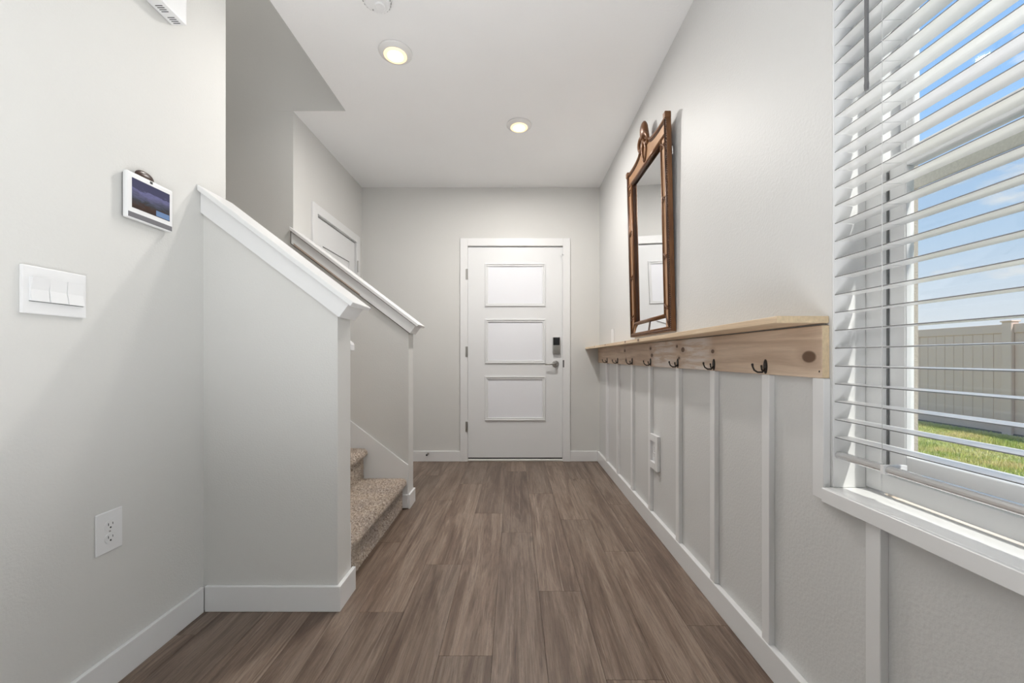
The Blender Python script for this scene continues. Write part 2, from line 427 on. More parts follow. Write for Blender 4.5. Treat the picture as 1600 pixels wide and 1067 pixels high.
# walls
mb = MB().box(WL-.12, WL, -.8, N1, 0, H); struct(mb.build('wall_left', M['paint']))
mb = MB().box(-3.2, WL, -.92, -.8, 0, H); struct(mb.build('wall_rear_left', M['paint']))
mb = MB().box(WR+.01, 3.2, -.92, -.8, 0, H); struct(mb.build('wall_rear_right', M['paint']))
mb = MB().box(-3.3, -3.2, -5.0, -.8, 0, H); struct(mb.build('wall_living_left', M['paint']))
mb = MB().box(3.2, 3.3, -5.0, -.8, 0, H); struct(mb.build('wall_living_right', M['paint']))
mb = MB().box(-3.3, 3.3, -5.12, -5.0, 0, H); struct(mb.build('wall_living_rear', M['paint']))
# back wall with door opening
DX0, DX1, DZ1 = -.452, .470, 2.070
mb = MB().box(WL2-.12, DX0-.02, WB, WB+.14, 0, H).box(DX1+.02, WR+.138, WB, WB+.14, 0, H).box(DX0-.02, DX1+.02, WB, WB+.14, DZ1+.02, H)
struct(mb.build('wall_back', M['paint']))
# left wall of the back part with closet door opening
CY0, CY1, CZ1 = 2.948, 3.690, 2.062
mb = MB().box(WL2-.12, WL2, F1, CY0-.02, 0, H).box(WL2-.12, WL2, CY1+.02, WB, 0, H).box(WL2-.12, WL2, CY0-.02, CY1+.02, CZ1+.02, H)
struct(mb.build('wall_side', M['paint']))
# right wall with window opening (drywall) and stucco outside
TA, TB = -.74, -.06  # near and far side of the added, unseen window's opening
def wallwin(x0, x1, ext=0):
    mb = MB().box(x0, x1, YR, WB, 0, H)
    for a_, b_ in ((YN, YR), (TA, TB)): mb.box(x0, x1, a_, b_, 0, ZS-.03).box(x0, x1, a_, b_, ZH, H)
    return mb.box(x0, x1, -.8, TA, 0, H).box(x0, x1, TB, YN, 0, H)
wr = struct(wallwin(WR, .960).build('wall_right', M['paint_panel']))
# exterior stucco layer
mb = MB().box(.960, 1.045, YR, WB+.14, -.28, H+.3).box(.960, 1.045, TB, YN, -.28, H+.3).box(.960, 1.045, -.8, TA, -.28, H+.3)
for a_, b_ in ((YN, YR), (TA, TB)): mb.box(.960, 1.045, a_, b_, -.28, ZS-.03).box(.960, 1.045, a_, b_, ZH, H+.3)
struct(mb.build('wall_exterior', M['stucco']))
# stairwell
XS = -4.6
# far stair wall: full height left of WL2, opening face up to XO
mb = MB().prism([(XS, 0), (WL2, 0), (WL2, H), (XO, H+.302), (XO, TOP), (XS, TOP)], F0, F1)
mb.bm.clear()
mb.box(XS, WL2, F0, F1, 0, H).box(XS, XO, F0, F1, H+.3, TOP).box(XS, WL2-.1, F0, F1, H, H+.3)
struct(mb.build('wall_stair_far', M['paint']))
struct(MB().box(XO, XO+.12, N1-.1, F1, H+.3, TOP).build('wall_stair_upper', M['paint']))
struct(MB().box(WL2-.1, XO, F0-.002, F0+.01, H+.0005, H+.3).build('wall_stair_fascia', M['paint']))
mb = MB().box(XS, WL-.12, N0, N1, 0, H).box(XS, XO, N0, N1, H+.3, TOP).box(XS, WL-.12, N0, N1, H, H+.3)
struct(mb.build('wall_stair_near', M['paint']))
struct(MB().box(XS-.1, XS, N0, F1, 0, TOP).build('wall_stair_end', M['paint']))
struct(MB().box(XS, XO+.12, N0, F1, TOP, TOP+.1).build('ceiling_stair', M['ceil']))

# half walls, sloped tops
SL = .757
def ztop(X): return 1.1765 + SL*(XE - X)          # top of the framed wall (under the cap)
def halfwall(name, y0, y1, xl):
    z = ztop(XE)
    return struct(MB().prism([(XE, 0), (XE, z), (xl, ztop(xl)), (xl, 0)], y0, y1).build(name, M['paint']))
halfwall('wall_half_near', N0, N1, WL)
halfwall('wall_half_far', F0, F1, WL2)

# caps: apron band round the top plus an overhanging cap board
def capz(X): return 1.2175 + SL*(-.625 - X)       # top of cap
def cap(name, y0, y1, xl, over, detail=False):
    th = .024
    root = struct(bpy.data.objects.new(name, None)); C.objects.link(root); root.location = ((xl+XE)/2, (y0+y1)/2, 1.1)
    # apron: near board, far board, end block
    def ap(X): return capz(X)-th
    b0, b1 = -.690, -.652
    pts = [(xl, ap(xl)), (b1, ap(b1)), (b0, ap(b0)-.052+SL*(b0-b1)*0-.000), (xl, 0)]
    # lower edge parallel to the slope
    zlow = ap(b1)-.052
    pts[2] = (b0, zlow); pts[3] = (xl, zlow+SL*(b0-xl))
    MB().prism(pts, y0-.017, y0-.0005, bev=.0008).build('apron_board', M['trim'], root)
    MB().prism(pts, y1+.0005, y1+.017, bev=.0008).build('apron_board', M['trim'], root)
    e = [(XE+.001, ap(XE)), (b1+.001, ap(b1+.001)), (b0+.001, zlow), (XE+.001, zlow+SL*(b0-XE)*0+.006)]
    MB().prism(e, y0-.0165, y1+.0165, bev=.0008).build('apron_end', M['trim'], root)
    ex = -.626
    q = [(xl, capz(xl)), (ex, capz(ex)), (ex-.014, capz(ex)-.020), (xl, capz(xl)-th)]
    q = [(xl, capz(xl)), (ex, capz(ex)), (ex-.012, capz(ex-.012)-th), (xl, capz(xl)-th)]
    MB().prism(q, y0-.017-over, y1+.017+over, bev=.002).build('cap_board', M['trim'], root)
    if detail:
        # open dark joint round the apron board and raw wood at its lower edge
        mb = MB()
        def strip(xa, za, xb, zb, w):
            mb.prism([(xa, za), (xb, zb), (xb, zb-w), (xa, za-w)], y0-.0185, y0-.016)
        strip(xl, ap(xl)+.000, b1-.004, ap(b1-.004), .0042)
        strip(xl, zlow+SL*(b0-xl), b0, zlow, .0042)
        mb.box(xl, xl+.004, y0-.0185, y0-.016, zlow+SL*(b0-xl), ap(xl))
        mb.build('open_joint', M['darkgap'], root)
        mb = MB().prism([(xl+.02, zlow+SL*(b0-xl-.02)+.014), (-1.02, zlow+SL*(b0+1.02)+.010), (-1.02, zlow+SL*(b0+1.02)+.001), (xl+.02, zlow+SL*(b0-xl-.02)+.001)], y0-.0176, y0-.0165)
        mb.build('raw_wood_edge', mat('raw_edge', (.50, .40, .33), .7, var=.2, vscale=30), root)
    return root
cap('trim_1', N0, N1, WL+.001, .019)
cap('trim_2', F0, F1, WL2-.008, .016, True)

# handrail inside the stairs
hr = thing('handrail', 'white painted handrail end sticking out behind the nearer stair half wall', 'handrail', (-.72, 1.745, 1.03))
def rail(x0, x1, y, z0, hh):
    return MB().prism([(x0, z0+hh), (x0, z0), (x1, z0+(x0-x1)*.766), (x1, z0+(x0-x1)*.766+hh)], y-.022, y+.022, bev=.006)
rail(-.708, -3.6, 1.748, 1.029, .036).build('rail', M['trim'], hr)
for X in (-.95, -2.2, -3.4):
    z = 1.029+(-.708-X)*.766
    MB().tube([(X, 1.706, z-.05), (X, 1.735, z-.05), (X, 1.748, z-.03), (X, 1.748, z+.004)], .006, 8).build('bracket', M['nickel'], hr)

# ---------------------------------------------------------------- stairs
st = thing('staircase', 'carpeted stairs with beige speckled pile climbing left between two white half walls', 'stairs', (-.74, 2.176, 0))
RISE, RUN = .199, .257
def carpet_profile(k):
    """outline (x,z) of one step from its riser foot to the tread back"""
    x0 = -.742-RUN*k; z0 = RISE*k; z1 = z0+RISE; nx = x0+.028
    pts = [(x0-RUN-.04, z0-.0), (x0, z0)]
    pts += [(x0, z1-.06), (x0+.004, z1-.048)]
    r = .024
    for i in range(7):
        a = -PI/2+PI*i/6
        pts.append((nx-r+r*math.cos(a), z1-r+r*math.sin(a)*1.0))
    pts += [(x0-.02, z1+.001), (x0-RUN-.04, z1+.001)]
    return pts
ya, yb = N1+.013, F0-.013
for k in range(13):
    pr = carpet_profile(k)
    if k: pr[0] = (pr[0][0], pr[0][1]); 
    MB().prism(pr, ya, yb).build('carpeted_step', M['carpet'], st)
# pile: short leaning tufts over the three lowest steps
def pile(k, count):
    rnd = random.Random(k+3); x0 = -.742-RUN*k; z0 = RISE*k; z1 = z0+RISE
    pr = [(x0, z0+.004), (x0, z1-.055)]
    r = .024; nx = x0+.028
    for i in range(9):
        a = -PI/2+PI*i/8; pr.append((nx-r+r*math.cos(a), z1-r+r*math.sin(a)))
    pr.append((x0-RUN+.005, z1))
    segs = []; tot = 0
    for p, q in zip(pr, pr[1:]):
        d = math.hypot(q[0]-p[0], q[1]-p[1]); segs.append((p, q, d)); tot += d
    V = []; F = []
    for i in range(count):
        t = rnd.random()*tot
        for p, q, d in segs:
            if t <= d: break
            t -= d
        u = t/d; px = p[0]+(q[0]-p[0])*u; pz = p[1]+(q[1]-p[1])*u
        nxx, nz_ = (q[1]-p[1])/d, -(q[0]-p[0])/d
        if nz_ < -.2 and nxx < .2: nz_ = -nz_ if False else nz_
        y = rnd.uniform(ya+.002, yb-.002)
        n = Vector((nxx, 0, nz_)); 
        ln = rnd.uniform(.004, .0095); w = rnd.uniform(.0012, .0026)
        tip = Vector((px, y, pz)) + (n + Vector((rnd.uniform(-.8, .8), rnd.uniform(-.8, .8), rnd.uniform(-.4, .4)))).normalized()*ln
        a = rnd.random()*2*PI; tv = n.orthogonal().normalized(); bv = n.cross(tv); dd = tv*math.cos(a)+bv*math.sin(a); d3 = n.cross(dd)
        b = Vector((px, y, pz))-n*.001; i0 = len(V)
        V += [b+dd*w, b-dd*w*.5+d3*w*.9, b-dd*w*.5-d3*w*.9, tip]
        F += [(i0, i0+1, i0+3), (i0+1, i0+2, i0+3), (i0+2, i0, i0+3)]
    me = bpy.data.meshes.new('carpet_pile'); me.from_pydata([tuple(v) for v in V], [], F); me.materials.append(M['carpet'])
    o = bpy.data.objects.new('carpet_pile', me); C.objects.link(o); o.parent = st; o.location = -wl(st); o['kind'] = 'stuff'
pile(0, 52000); pile(1, 36000); pile(2, 12000)
# skirt boards both sides
def skirt(y0, y1, name):
    z = lambda X: .290+.766*(-.703-X)
    pts = [(-.7035, .012), (-.7035, .29), (-4.2, z(-4.2)), (-4.2, z(-4.2)-.42), (-1.2, .012)]
    return struct(MB().prism(pts, y0, y1, bev=.0015).build(name, M['trim']))
skirt(F0-.012, F0, 'trim_3'); skirt(N1, N1+.012, 'trim_4')

# ---------------------------------------------------------------- baseboards
BH = .100
def bb(name, x0, x1, y0, y1, h=BH):
    return struct(MB().box(x0, x1, y0, y1, 0, h, bev=.003, seg=2).build(name, M['trim']))
bb('baseboard_left', WL, WL+.014, -.8, N0-.014)
mb = MB().prism([(WL+.0142, N0-.014), (XE+.016, N0-.014), (XE+.016, N1+.02), (XE, N1+.02), (XE, N0), (WL+.0142, N0)], 0, BH, axis='z', bev=.002)
struct(mb.build('baseboard_near', M['trim']))
mb = MB().box(XE, XE+.013, F0-.013, F1+.013, 0, .096, bev=.002).box(XE-.036, XE, F0-.024, F0-.0125, .010, .096, bev=.001).box(WL2+.014, XE, F1, F1+.014, 0, BH, bev=.002)
struct(mb.build('baseboard_far', M['trim']))
CW = .068
mb = MB().box(WL2+.014, DX0-CW, WB-.014, WB, 0, BH, bev=.003)
struct(mb.build('baseboard_back_left', M['trim']))
struct(MB().box(DX1+CW, .800, WB-.014, WB, 0, BH, bev=.003).build('baseboard_back_right', M['trim']))
bb('baseboard_right', .800, WR, -.8, WB, .096)
bb('baseboard_side', WL2, WL2+.014, CY1+CW, WB-.014)

# door stop on the back baseboard
ds = thing('door_stop', 'small dark spring door stop on the back wall baseboard left of the door', 'door stop', (-.83, WB-.016, .075))
MB().lathe([(.011, 0), (.011, -.004)], (-.83, WB-.0142, .075), 'y', 12).build('rose', M['nickel'], ds)
MB().lathe([(.005, 0), (.006, -.02), (.005, -.04)], (-.83, WB-.0184, .075), 'y', 10).build('spring', M['nickel'], ds)
MB().lathe([(.008, 0), (.008, -.012), (.005, -.014)], (-.83, WB-.0586, .075), 'y', 12).build('rubber_tip', M['rubber'], ds)

# ---------------------------------------------------------------- battens on the right wall (children of the wall)
XB = .803
first = None
for y0 in (1.255, 1.597, 1.944, 2.352, 2.708, 3.090, 3.455):
    if first is None:
        first = MB().box(XB, WR, y0, y0+.037, .096, .9495, bev=.0012).build('batten', M['trim'], wr)
    else: cp(first, ((XB+WR)/2, y0+.0185, .096), wr)
lo = MB().box(XB, WR, .8735, .9105, .096, .634, bev=.0012).build('batten', M['trim'], wr)
for y0 in (.5, .14, -.24): cp(lo, ((XB+WR)/2, y0+.0185, .096), wr)
MB().box(XB, WR, 1.034, 1.072, .634, .9495, bev=.0012).build('batten', M['trim'], wr)

# ---------------------------------------------------------------- front door
dr = struct(bpy.data.objects.new('door_1', None)); C.objects.link(dr); dr.location = ((DX0+DX1)/2, WB, 0)
SX0, SX1, SZ0, SZ1 = -.4475, .466, .034, 2.064
YF = WB+.004      # face of slab (towards the room)
# slab built as stiles and rails round the three lites
PX0, PX1 = -.270, .289
PZ = [(.403, .807), (.955, 1.359), (1.505, 1.896)]
mb = MB().box(SX0, PX0, YF, YF+.044, SZ0, SZ1).box(PX1, SX1, YF, YF+.044, SZ0, SZ1)
zs = [SZ0, PZ[0][0], PZ[0][1], PZ[1][0], PZ[1][1], PZ[2][0], PZ[2][1], SZ1]
for i in range(0, 8, 2): mb.box(PX0, PX1, YF, YF+.044, zs[i], zs[i+1])
mb.build('door_slab', M['trimdoor'], dr)
for z0, z1 in PZ:
    o = .012
    mb = MB(); X0, X1, Z0, Z1 = PX0-o, PX1+o, z0-o, z1+o; w = .030
    # moulding frame: raised outer bead stepping down to the lite
    def ring(X0, X1, Z0, Z1, w, ya, yb_, bv):
        mb.box(X0, X1, ya, yb_, Z0, Z0+w, bev=bv).box(X0, X1, ya, yb_, Z1-w, Z1, bev=bv)
        mb.box(X0, X0+w, ya, yb_, Z0+w, Z1-w, bev=bv).box(X1-w, X1, ya, yb_, Z0+w, Z1-w, bev=bv)
    ring(X0, X1, Z0, Z1, .014, YF-.012, YF+.004, .003)
    ring(X0+.014, X1-.014, Z0+.014, Z1-.014, .016, YF-.006, YF+.004, .003)
    fr = mb.build('lite_moulding', M['trimdoor'], dr)
    MB().box(PX0+.012, PX1-.012, YF+.004, YF+.010, z0+.012, z1-.012, bev=.001).build('frosted_lite', M['lite'], fr)
# casing + jamb
mb = MB().box(DX0-CW, DX0+.004, WB-.017, WB, 0, DZ1+.008+CW, bev=.002).box(DX1-.004, DX1+CW, WB-.017, WB, 0, DZ1+.008+CW, bev=.002)
mb.box(DX0+.004, DX1-.004, WB-.017, WB, DZ1+.003, DZ1+.008+CW, bev=.002); mb.build('casing', M['trim'], dr)
mb = MB().box(DX0-.016, DX0, WB, WB+.12, 0, DZ1+.016).box(DX1, DX1+.016, WB, WB+.12, 0, DZ1+.016).box(DX0, DX1, WB, WB+.12, DZ1, DZ1+.016)
mb.box(DX0, DX0+.02, YF+.046, YF+.06, 0, DZ1).box(DX1-.02, DX1, YF+.046, YF+.06, 0, DZ1).box(DX0+.02, DX1-.02, YF+.046, YF+.06, DZ1-.02, DZ1)
mb.build('jamb', M['trim'], dr)
MB().box(DX0-.016, DX1+.016, YF+.062, YF+.07, 0, DZ1+.016).build('weather_strip', M['darkgap'], dr)
MB().box(DX0, DX1, WB-.010, WB+.12, 0, .020, bev=.004).build('threshold', mat('threshold', (.74, .73, .70), .4), dr)
MB().box(SX0+.004, SX1-.004, YF+.004, YF+.04, .021, .0335).build('door_sweep', M['rubber'], dr)
for zc in (1.80, 1.055, .335):
    hb = MB().lathe([(.0065, 0), (.0065, .10)], (DX0+.001, WB-.020, zc-.05), 'z', 12)
    hb.box(DX0-.016, DX0+.0, WB-.0195, WB-.0172, zc-.05, zc+.05, bev=.0006).build('hinge', M['nickel'], dr)
MB().box(DX1-.004, DX1+.010, WB-.0186, WB-.0172, .905, .975, bev=.0005).build('strike_plate', M['slot'], dr)
MB().box(DX1-.03, DX1+.008, WB-.022, WB-.0175, 1.985, 1.995).box(DX1-.012, DX1-.004, WB-.022, WB-.0175, 1.95, 2.03).build('latch_sensor', M['plastic'], dr)
# lock keypad
lk = MB().box(.370, .440, YF-.028, YF-.0005, 1.036, 1.196, bev=.005, seg=2).build('keypad_lock', M['nickel'], dr)
MB().box(.374, .436, YF-.0295, YF-.0283, 1.118, 1.192, bev=.0004).build('keypad_screen', M['black'], lk)
MB().lathe([(.022, 0), (.020, -.010)], (.405, YF-.0285, 1.072), 'y', 16).box(.399, .411, YF-.046, YF-.038, 1.060, 1.084, bev=.002).build('thumb_turn', M['nickel'], lk)
lv = MB().lathe([(.033, 0), (.033, -.006), (.026, -.012), (.012, -.014), (.012, -.045)], (.398, YF-.0006, .938), 'y', 24)
lv.tube([(.398, YF-.046, .938), (.37, YF-.050, .938), (.33, YF-.050, .936), (.295, YF-.048, .935)], [.010, .0095, .008, .007], 10)
lv.build('door_handle', M['nickel'], dr)

# ---------------------------------------------------------------- closet door in the side wall
cdoor = struct(bpy.data.objects.new('door_2', None)); C.objects.link(cdoor); cdoor.location = (WL2, (CY0+CY1)/2, 0)
xf_ = WL2-.006
def ybox(mb, x0, x1, y0, y1, z0, z1, bev=0): return mb.box(x0, x1, y0, y1, z0, z1, bev=bev)
mb = MB(); sy0, sy1 = CY0+.006, CY1-.006
pz = [.02, .24, .86, .98, 1.96-.02, 2.054]
mb.box(xf_-.035, xf_, sy0, sy0+.115, .012, 2.054).box(xf_-.035, xf_, sy1-.115, sy1, .012, 2.054)
mb.box(xf_-.035, xf_, sy0+.115, sy1-.115, .012, .24).box(xf_-.035, xf_, sy0+.115, sy1-.115, .86, .98).box(xf_-.035, xf_, sy0+.115, sy1-.115, 1.86, 2.054)
mb.build('door_slab', M['trimdoor'], cdoor)
for z0, z1 in ((.24, .86), (.98, 1.86)):
    MB().box(xf_-.022, xf_-.010, sy0+.117, sy1-.117, z0+.002, z1-.002, bev=.001).build('door_panel', M['trimdoor'], cdoor)
mb = MB().box(WL2, WL2+.016, CY0-CW, CY0+.002, 0, CZ1+.072, bev=.002).box(WL2, WL2+.016, CY1-.002, CY1+CW, 0, CZ1+.072, bev=.002).box(WL2, WL2+.016, CY0+.002, CY1-.002, CZ1+.004, CZ1+.072, bev=.002)
mb.build('casing', M['trim'], cdoor)
mb = MB().box(WL2-.12, WL2, CY0-.016, CY0, 0, CZ1+.016).box(WL2-.12, WL2, CY1, CY1+.016, 0, CZ1+.016).box(WL2-.12, WL2, CY0, CY1, CZ1, CZ1+.016)
mb.build('jamb', M['trim'], cdoor)
MB().box(WL2-.13, WL2-.12, CY0-.016, CY1+.016, 0, CZ1+.016).build('backing', M['darkgap'], cdoor)
for zc in (1.845, 1.05, .25):
    MB().lathe([(.0065, 0), (.0065, .10)], (WL2+.021, CY1-.001, zc-.05), 'z', 12).box(WL2+.0165, WL2+.019, CY1-.001, CY1+.018, zc-.05, zc+.05).build('hinge', M['nickel'], cdoor)
MB().lathe([(.028, 0), (.028, .006), (.010, .012), (.010, .035), (.026, .045), (.028, .06), (.018, .072)], (xf_+.0005, CY0+.07, .94), 'x', 20).build('door_handle', M['nickel'], cdoor)

# ---------------------------------------------------------------- window
wn = struct(bpy.data.objects.new('window_1', None)); C.objects.link(wn); wn.location = (.94, (YN+YR)/2, ZS)
XF0, XF1 = .907, .958
fw_ = .046
def frame(mb, x0, x1, y0, y1, z0, z1, w, wb=None, wt=None, bev=.002):
    wb = wb or w; wt = wt or w
    mb.box(x0, x1, y1-w, y1, z0, z1, bev=bev).box(x0, x1, y0, y0+w, z0, z1, bev=bev)
    mb.box(x0, x1, y0+w, y1-w, z0, z0+wb, bev=bev).box(x0, x1, y0+w, y1-w, z1-wt, z1, bev=bev)
    return mb
frame(MB(), XF0, XF1+.008, YN+.001, YR-.001, ZS+.004, ZH-.001, fw_).build('window_frame', M['vinyl'], wn)
MB().box(XF0+.012, XF0+.016, YR-.0495, YR-.0465, ZS+.05, 1.46).build('jamb_track', mat('jamb_track_grey', (.22, .22, .22), .6), wn)
MB().box(WR+.001, XF0-.001, YR-.0035, YR-.0003, ZS+.001, ZH-.001).build('jamb_liner', M['vinyl'], wn)
y0, y1 = YN+fw_+.002, YR-fw_-.005
ls = frame(MB(), .922, .945, y0, y1, ZS+.052, 1.497, .040, .05, .040).build('lower_sash', M['vinyl'], wn)
MB().box(.932, .936, y0+.04, y1-.04, ZS+.102, 1.457).build('pane', M['glass'], ls)
us = frame(MB(), .948, .964, y0, y1, 1.462, ZH-.05, .034, .040).build('upper_sash', M['vinyl'], wn)
MB().box(.954, .957, y0+.034, y1-.034, 1.502, ZH-.084).build('pane', M['glass'], us)
M['scr'] = mat('screen_frame_tan', (.74, .70, .62), .6, var=.2, vscale=200)
sc = frame(MB(), .990, .998, YN+.004, YR-.004, ZS+.04, 1.452, .011, wt=.03, bev=.001).build('screen_frame', M['scr'], wn)
MB().box(.9936, .9944, YN+.02, YR-.02, ZS+.056, 1.422).build('insect_screen', M['mesh'], sc)
MB().lathe([(.014, 0), (.012, -.012)], (.925, .56, 1.50), 'x', 14).box(.912, .926, .54, .58, 1.497, 1.512, bev=.002).build('sash_lock', M['vinyl'], wn)
wn2 = struct(bpy.data.objects.new('window_added', None)); C.objects.link(wn2); wn2.location = (.94, (TA+TB)/2, ZS)  # added second window, out of view, built to let the side fill in
frame(MB(), XF0, XF1+.02, TA+.001, TB-.001, ZS+.004, ZH-.001, fw_).build('window_frame', M['vinyl'], wn2)
q_ = frame(MB(), .922, .945, TA+.05, TB-.05, ZS+.052, 1.497, .040, .05, .040).build('lower_sash', M['vinyl'], wn2)
MB().box(.932, .936, TA+.09, TB-.09, ZS+.102, 1.457).build('pane', M['glass'], q_)
q_ = frame(MB(), .950, .972, TA+.05, TB-.05, 1.462, ZH-.05, .034, .040).build('upper_sash', M['vinyl'], wn2)
MB().box(.960, .964, TA+.084, TB-.084, 1.502, ZH-.084).build('pane', M['glass'], q_)
struct(MB().box(.803, XF0, TA+.001, TB-.001, ZS-.018, ZS, bev=.001).build('trim_8', M['trim']))
# stool board and front trim (sill)
sl = struct(MB().box(.803, XF0, YN+.001, YR-.001, ZS-.018, ZS, bev=.001).build('trim_5', mat('sill_paint', (.84, .84, .83), .25)))
struct(MB().box(.790, .8025, -.78, 1.0245, .634, ZS+.001, bev=.0015).build('trim_6', M['trim']))
struct(MB().box(.803, WR-.0005, -.3, YN, .634, ZS, bev=.001).build('trim_7', M['trim']))

# ---------------------------------------------------------------- blind
bl = thing('window_blind', 'white two inch slat blind lowered over the right-hand window', 'blind', (.85, (YN+YR)/2, .743))
SY0, SY1 = YN+.006, YR-.005
def slat_profile():
    pts = []; n = 6; t = .0022
    for i in range(n+1):
        u = i/n; pts.append((u*.048, .0006*u+.0016*(1-(2*u-1)**2)))
    return pts + [(a, b-t) for a, b in reversed(pts)]
sp_ = [(.8255+a, .800+b) for a, b in slat_profile()]
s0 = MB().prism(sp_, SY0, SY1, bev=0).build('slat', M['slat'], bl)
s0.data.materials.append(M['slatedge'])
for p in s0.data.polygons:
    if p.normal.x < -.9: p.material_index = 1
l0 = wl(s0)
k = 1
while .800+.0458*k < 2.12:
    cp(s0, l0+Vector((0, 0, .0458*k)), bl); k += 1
ztopslat = .800+.0458*(k-1)
MB().prism([(.8300, .7462), (.8275, .7485), (.8263, .7520), (.8268, .7560), (.8290, .7600), (.8330, .7625), (.8380, .7628), (.870, .7545), (.8725, .752), (.871, .7455), (.850, .744), (.831, .7455)], SY0, SY1).build('bottom_rail', M['blindrail'], bl)
for yy in (.891, .24):
    MB().box(.8235, .8765, yy-.004, yy+.006, .7430, .7637, bev=.001).build('rail_clip', M['plastic'], bl)
MB().box(.826, .884, SY0, SY1, 2.142, 2.19, bev=.002).build('head_rail', M['slat'], bl)
MB().box(.8225, .8255, YN+.002, YR-.002, 2.125, 2.198, bev=.001).build('valance', M['slat'], bl)
for yy in (.891, .24):
    mb = MB().tube([(.8235, yy, .764), (.8235, yy, 2.142)], .0007, 5).tube([(.8775, yy, .764), (.8775, yy, 2.142)], .0007, 5)
    for q in range(k): mb.tube([(.8235, yy, .7968+.0458*q), (.8775, yy, .7998+.0458*q)], .0005, 4)
    mb.build('ladder_cord', M['cord'], bl)
wd = MB().lathe([(.0046, 0), (.0050, .012), (.0044, .02), (.0044, .5)], (.806, .911, 1.617), 'z', 6).build('tilt_wand', M['wand'], bl)
MB().tube([(.806, .911, 2.117), (.812, .911, 2.135), (.8215, .911, 2.15)], .0015, 6).build('wand_hook', M['nickel'], wd)

# ---------------------------------------------------------------- shelf with hooks
sh = thing('shelf_rack', 'raw pine wall shelf on a knotty back board with dark hooks, along the right wall', 'shelf', (.76, 2.44, .95))
BZ0, BZ1 = .950, 1.0885
bo = MB().box(XB, WR-.0005, 1.0385, 3.81, BZ0, BZ1, bev=.0015).build('back_board', M['board'], sh, origin=ORI)
MB().box(XB+.0005, WR-.001, 1.0372, 1.0384, BZ0+.001, BZ1-.001).build('end_grain', M['endgrain'], bo)
def shz(y): return 1.0945-.0045*((y-1.04)/2.8)
mb = MB()
mb.box(.685, WR-.0005, 1.0395, 3.838, 0, .0185, bev=.0015)
for v in mb.bm.verts:
    y = v.co.y; t = (y-1.04)/2.8
    droop = -.012*t*(WR-v.co.x)/.137
    v.co.z += shz(y)+droop+.0012*math.sin(y*4.1)*(WR-v.co.x)/.137*0
sb = mb.build('shelf_board', M['shelf'], sh, origin=ORI)
MB().box(.6855, WR-.001, 1.0382, 1.0394, 1.0955, 1.112, bev=.0004).build('end_grain', M['endgrain'], sb)
MB().box(XB-.0008, XB+.001, 1.046, 1.049, .965, .970).build('nail_hole', M['black'], bo)
# hooks
def hook():
    mb = MB()
    x = XB
    mb.lathe([(.0095, 0), (.0095, -.002), (.007, -.0038)], (x-.0002, 0, .975), 'x', 16)
    for v in mb.bm.verts: v.co.z = .975+(v.co.z-.975)*2.45
    # screws
    mb.ell((x-.0042, 0, .990), (.0012, .003, .003)).ell((x-.0042, 0, .960), (.0012, .003, .003))
    mb.tube([(x-.003, 0, .966), (x-.012, 0, .957), (x-.026, 0, .957), (x-.037, 0, .964), (x-.0415, 0, .974), (x-.0425, 0, .980)], [.0036, .0032, .0030, .0028, .0028, .0034], 8)
    mb.ell((x-.0427, 0, .9815), (.004, .004, .004))
    mb.tube([(x-.003, 0, .968), (x-.009, -.003, .962), (x-.0155, -.005, .964), (x-.0175, -.006, .975)], [.0032, .0028, .0026, .003], 8)
    mb.ell((x-.0176, -.006, .977), (.0035, .0035, .0035))
    return mb
hk = None
for y in (1.271, 1.600, 1.953, 2.342, 2.707, 3.087, 3.436):
    if hk is None:
        hk = hook().xf(lambda c: (c.x, c.y+y, c.z)).build('hook', M['bronze'], sh); h0 = wl(hk)-Vector((0, y, 0))
    else: cp(hk, h0+Vector((0, y, 0)), sh)

# ---------------------------------------------------------------- mirror
mw, mh = .705, 1.100
MY, MZ, LEAN = 2.013, 1.138, .026
mr = thing('wall_mirror', 'tall carved brown wood framed mirror with a ribbon crest, hung above the pine shelf', 'mirror', (WR, MY+mw/2, MZ))
def mt(c):   # local (w out of wall, u along wall, v up) -> world
    w, u, v = c
    return (WR-.003-LEAN*max(v, 0)/mh-w, MY+u, MZ+v)
def mbuild(mb, name, m, parent=None, smooth=False):
    mb.xf(mt)
    bmesh.ops.recalc_face_normals(mb.bm, faces=mb.bm.faces)
    return mb.build(name, m, parent or mr, smooth=smooth)
def topline(u):
    t = abs(u-mw/2)
    pts = [(0, 1.165), (.04, 1.155), (.075, 1.128), (.11, 1.112), (.15, 1.103), (.22, 1.097), (.30, 1.098), (.34, 1.103), (.36, 1.105)]
    for (a, b), (c, d) in zip(pts, pts[1:]):
        if t <= c: 
            q = (t-a)/(c-a); q = q*q*(3-2*q) if t < .11 else q
            return b+(d-b)*q
    return 1.105
# outer body (sides + bottom)
body = MB().box(0, .024, 0, .030, 0, 1.100, bev=.002).box(0, .024, mw-.030, mw, 0, 1.100, bev=.002).box(0, .024, .030, mw-.030, 0, .020, bev=.002)
mbuild(body, 'outer_frame', M['fw'])
# beading along the front arris
bd = MB()
n = 104
for i in range(n):
    v = .006+i*(1.09/n)
    for u in (.007, mw-.007): bd.ell((.0245, u, v), (.0042, .0052, .0044), 6, 4)
for i in range(62): bd.ell((.0245, .016+i*(mw-.032)/61, .007), (.0035, .0045, .0045), 6, 4)
o = mbuild(bd, 'beading', M['fwdark']); o['kind'] = 'stuff'
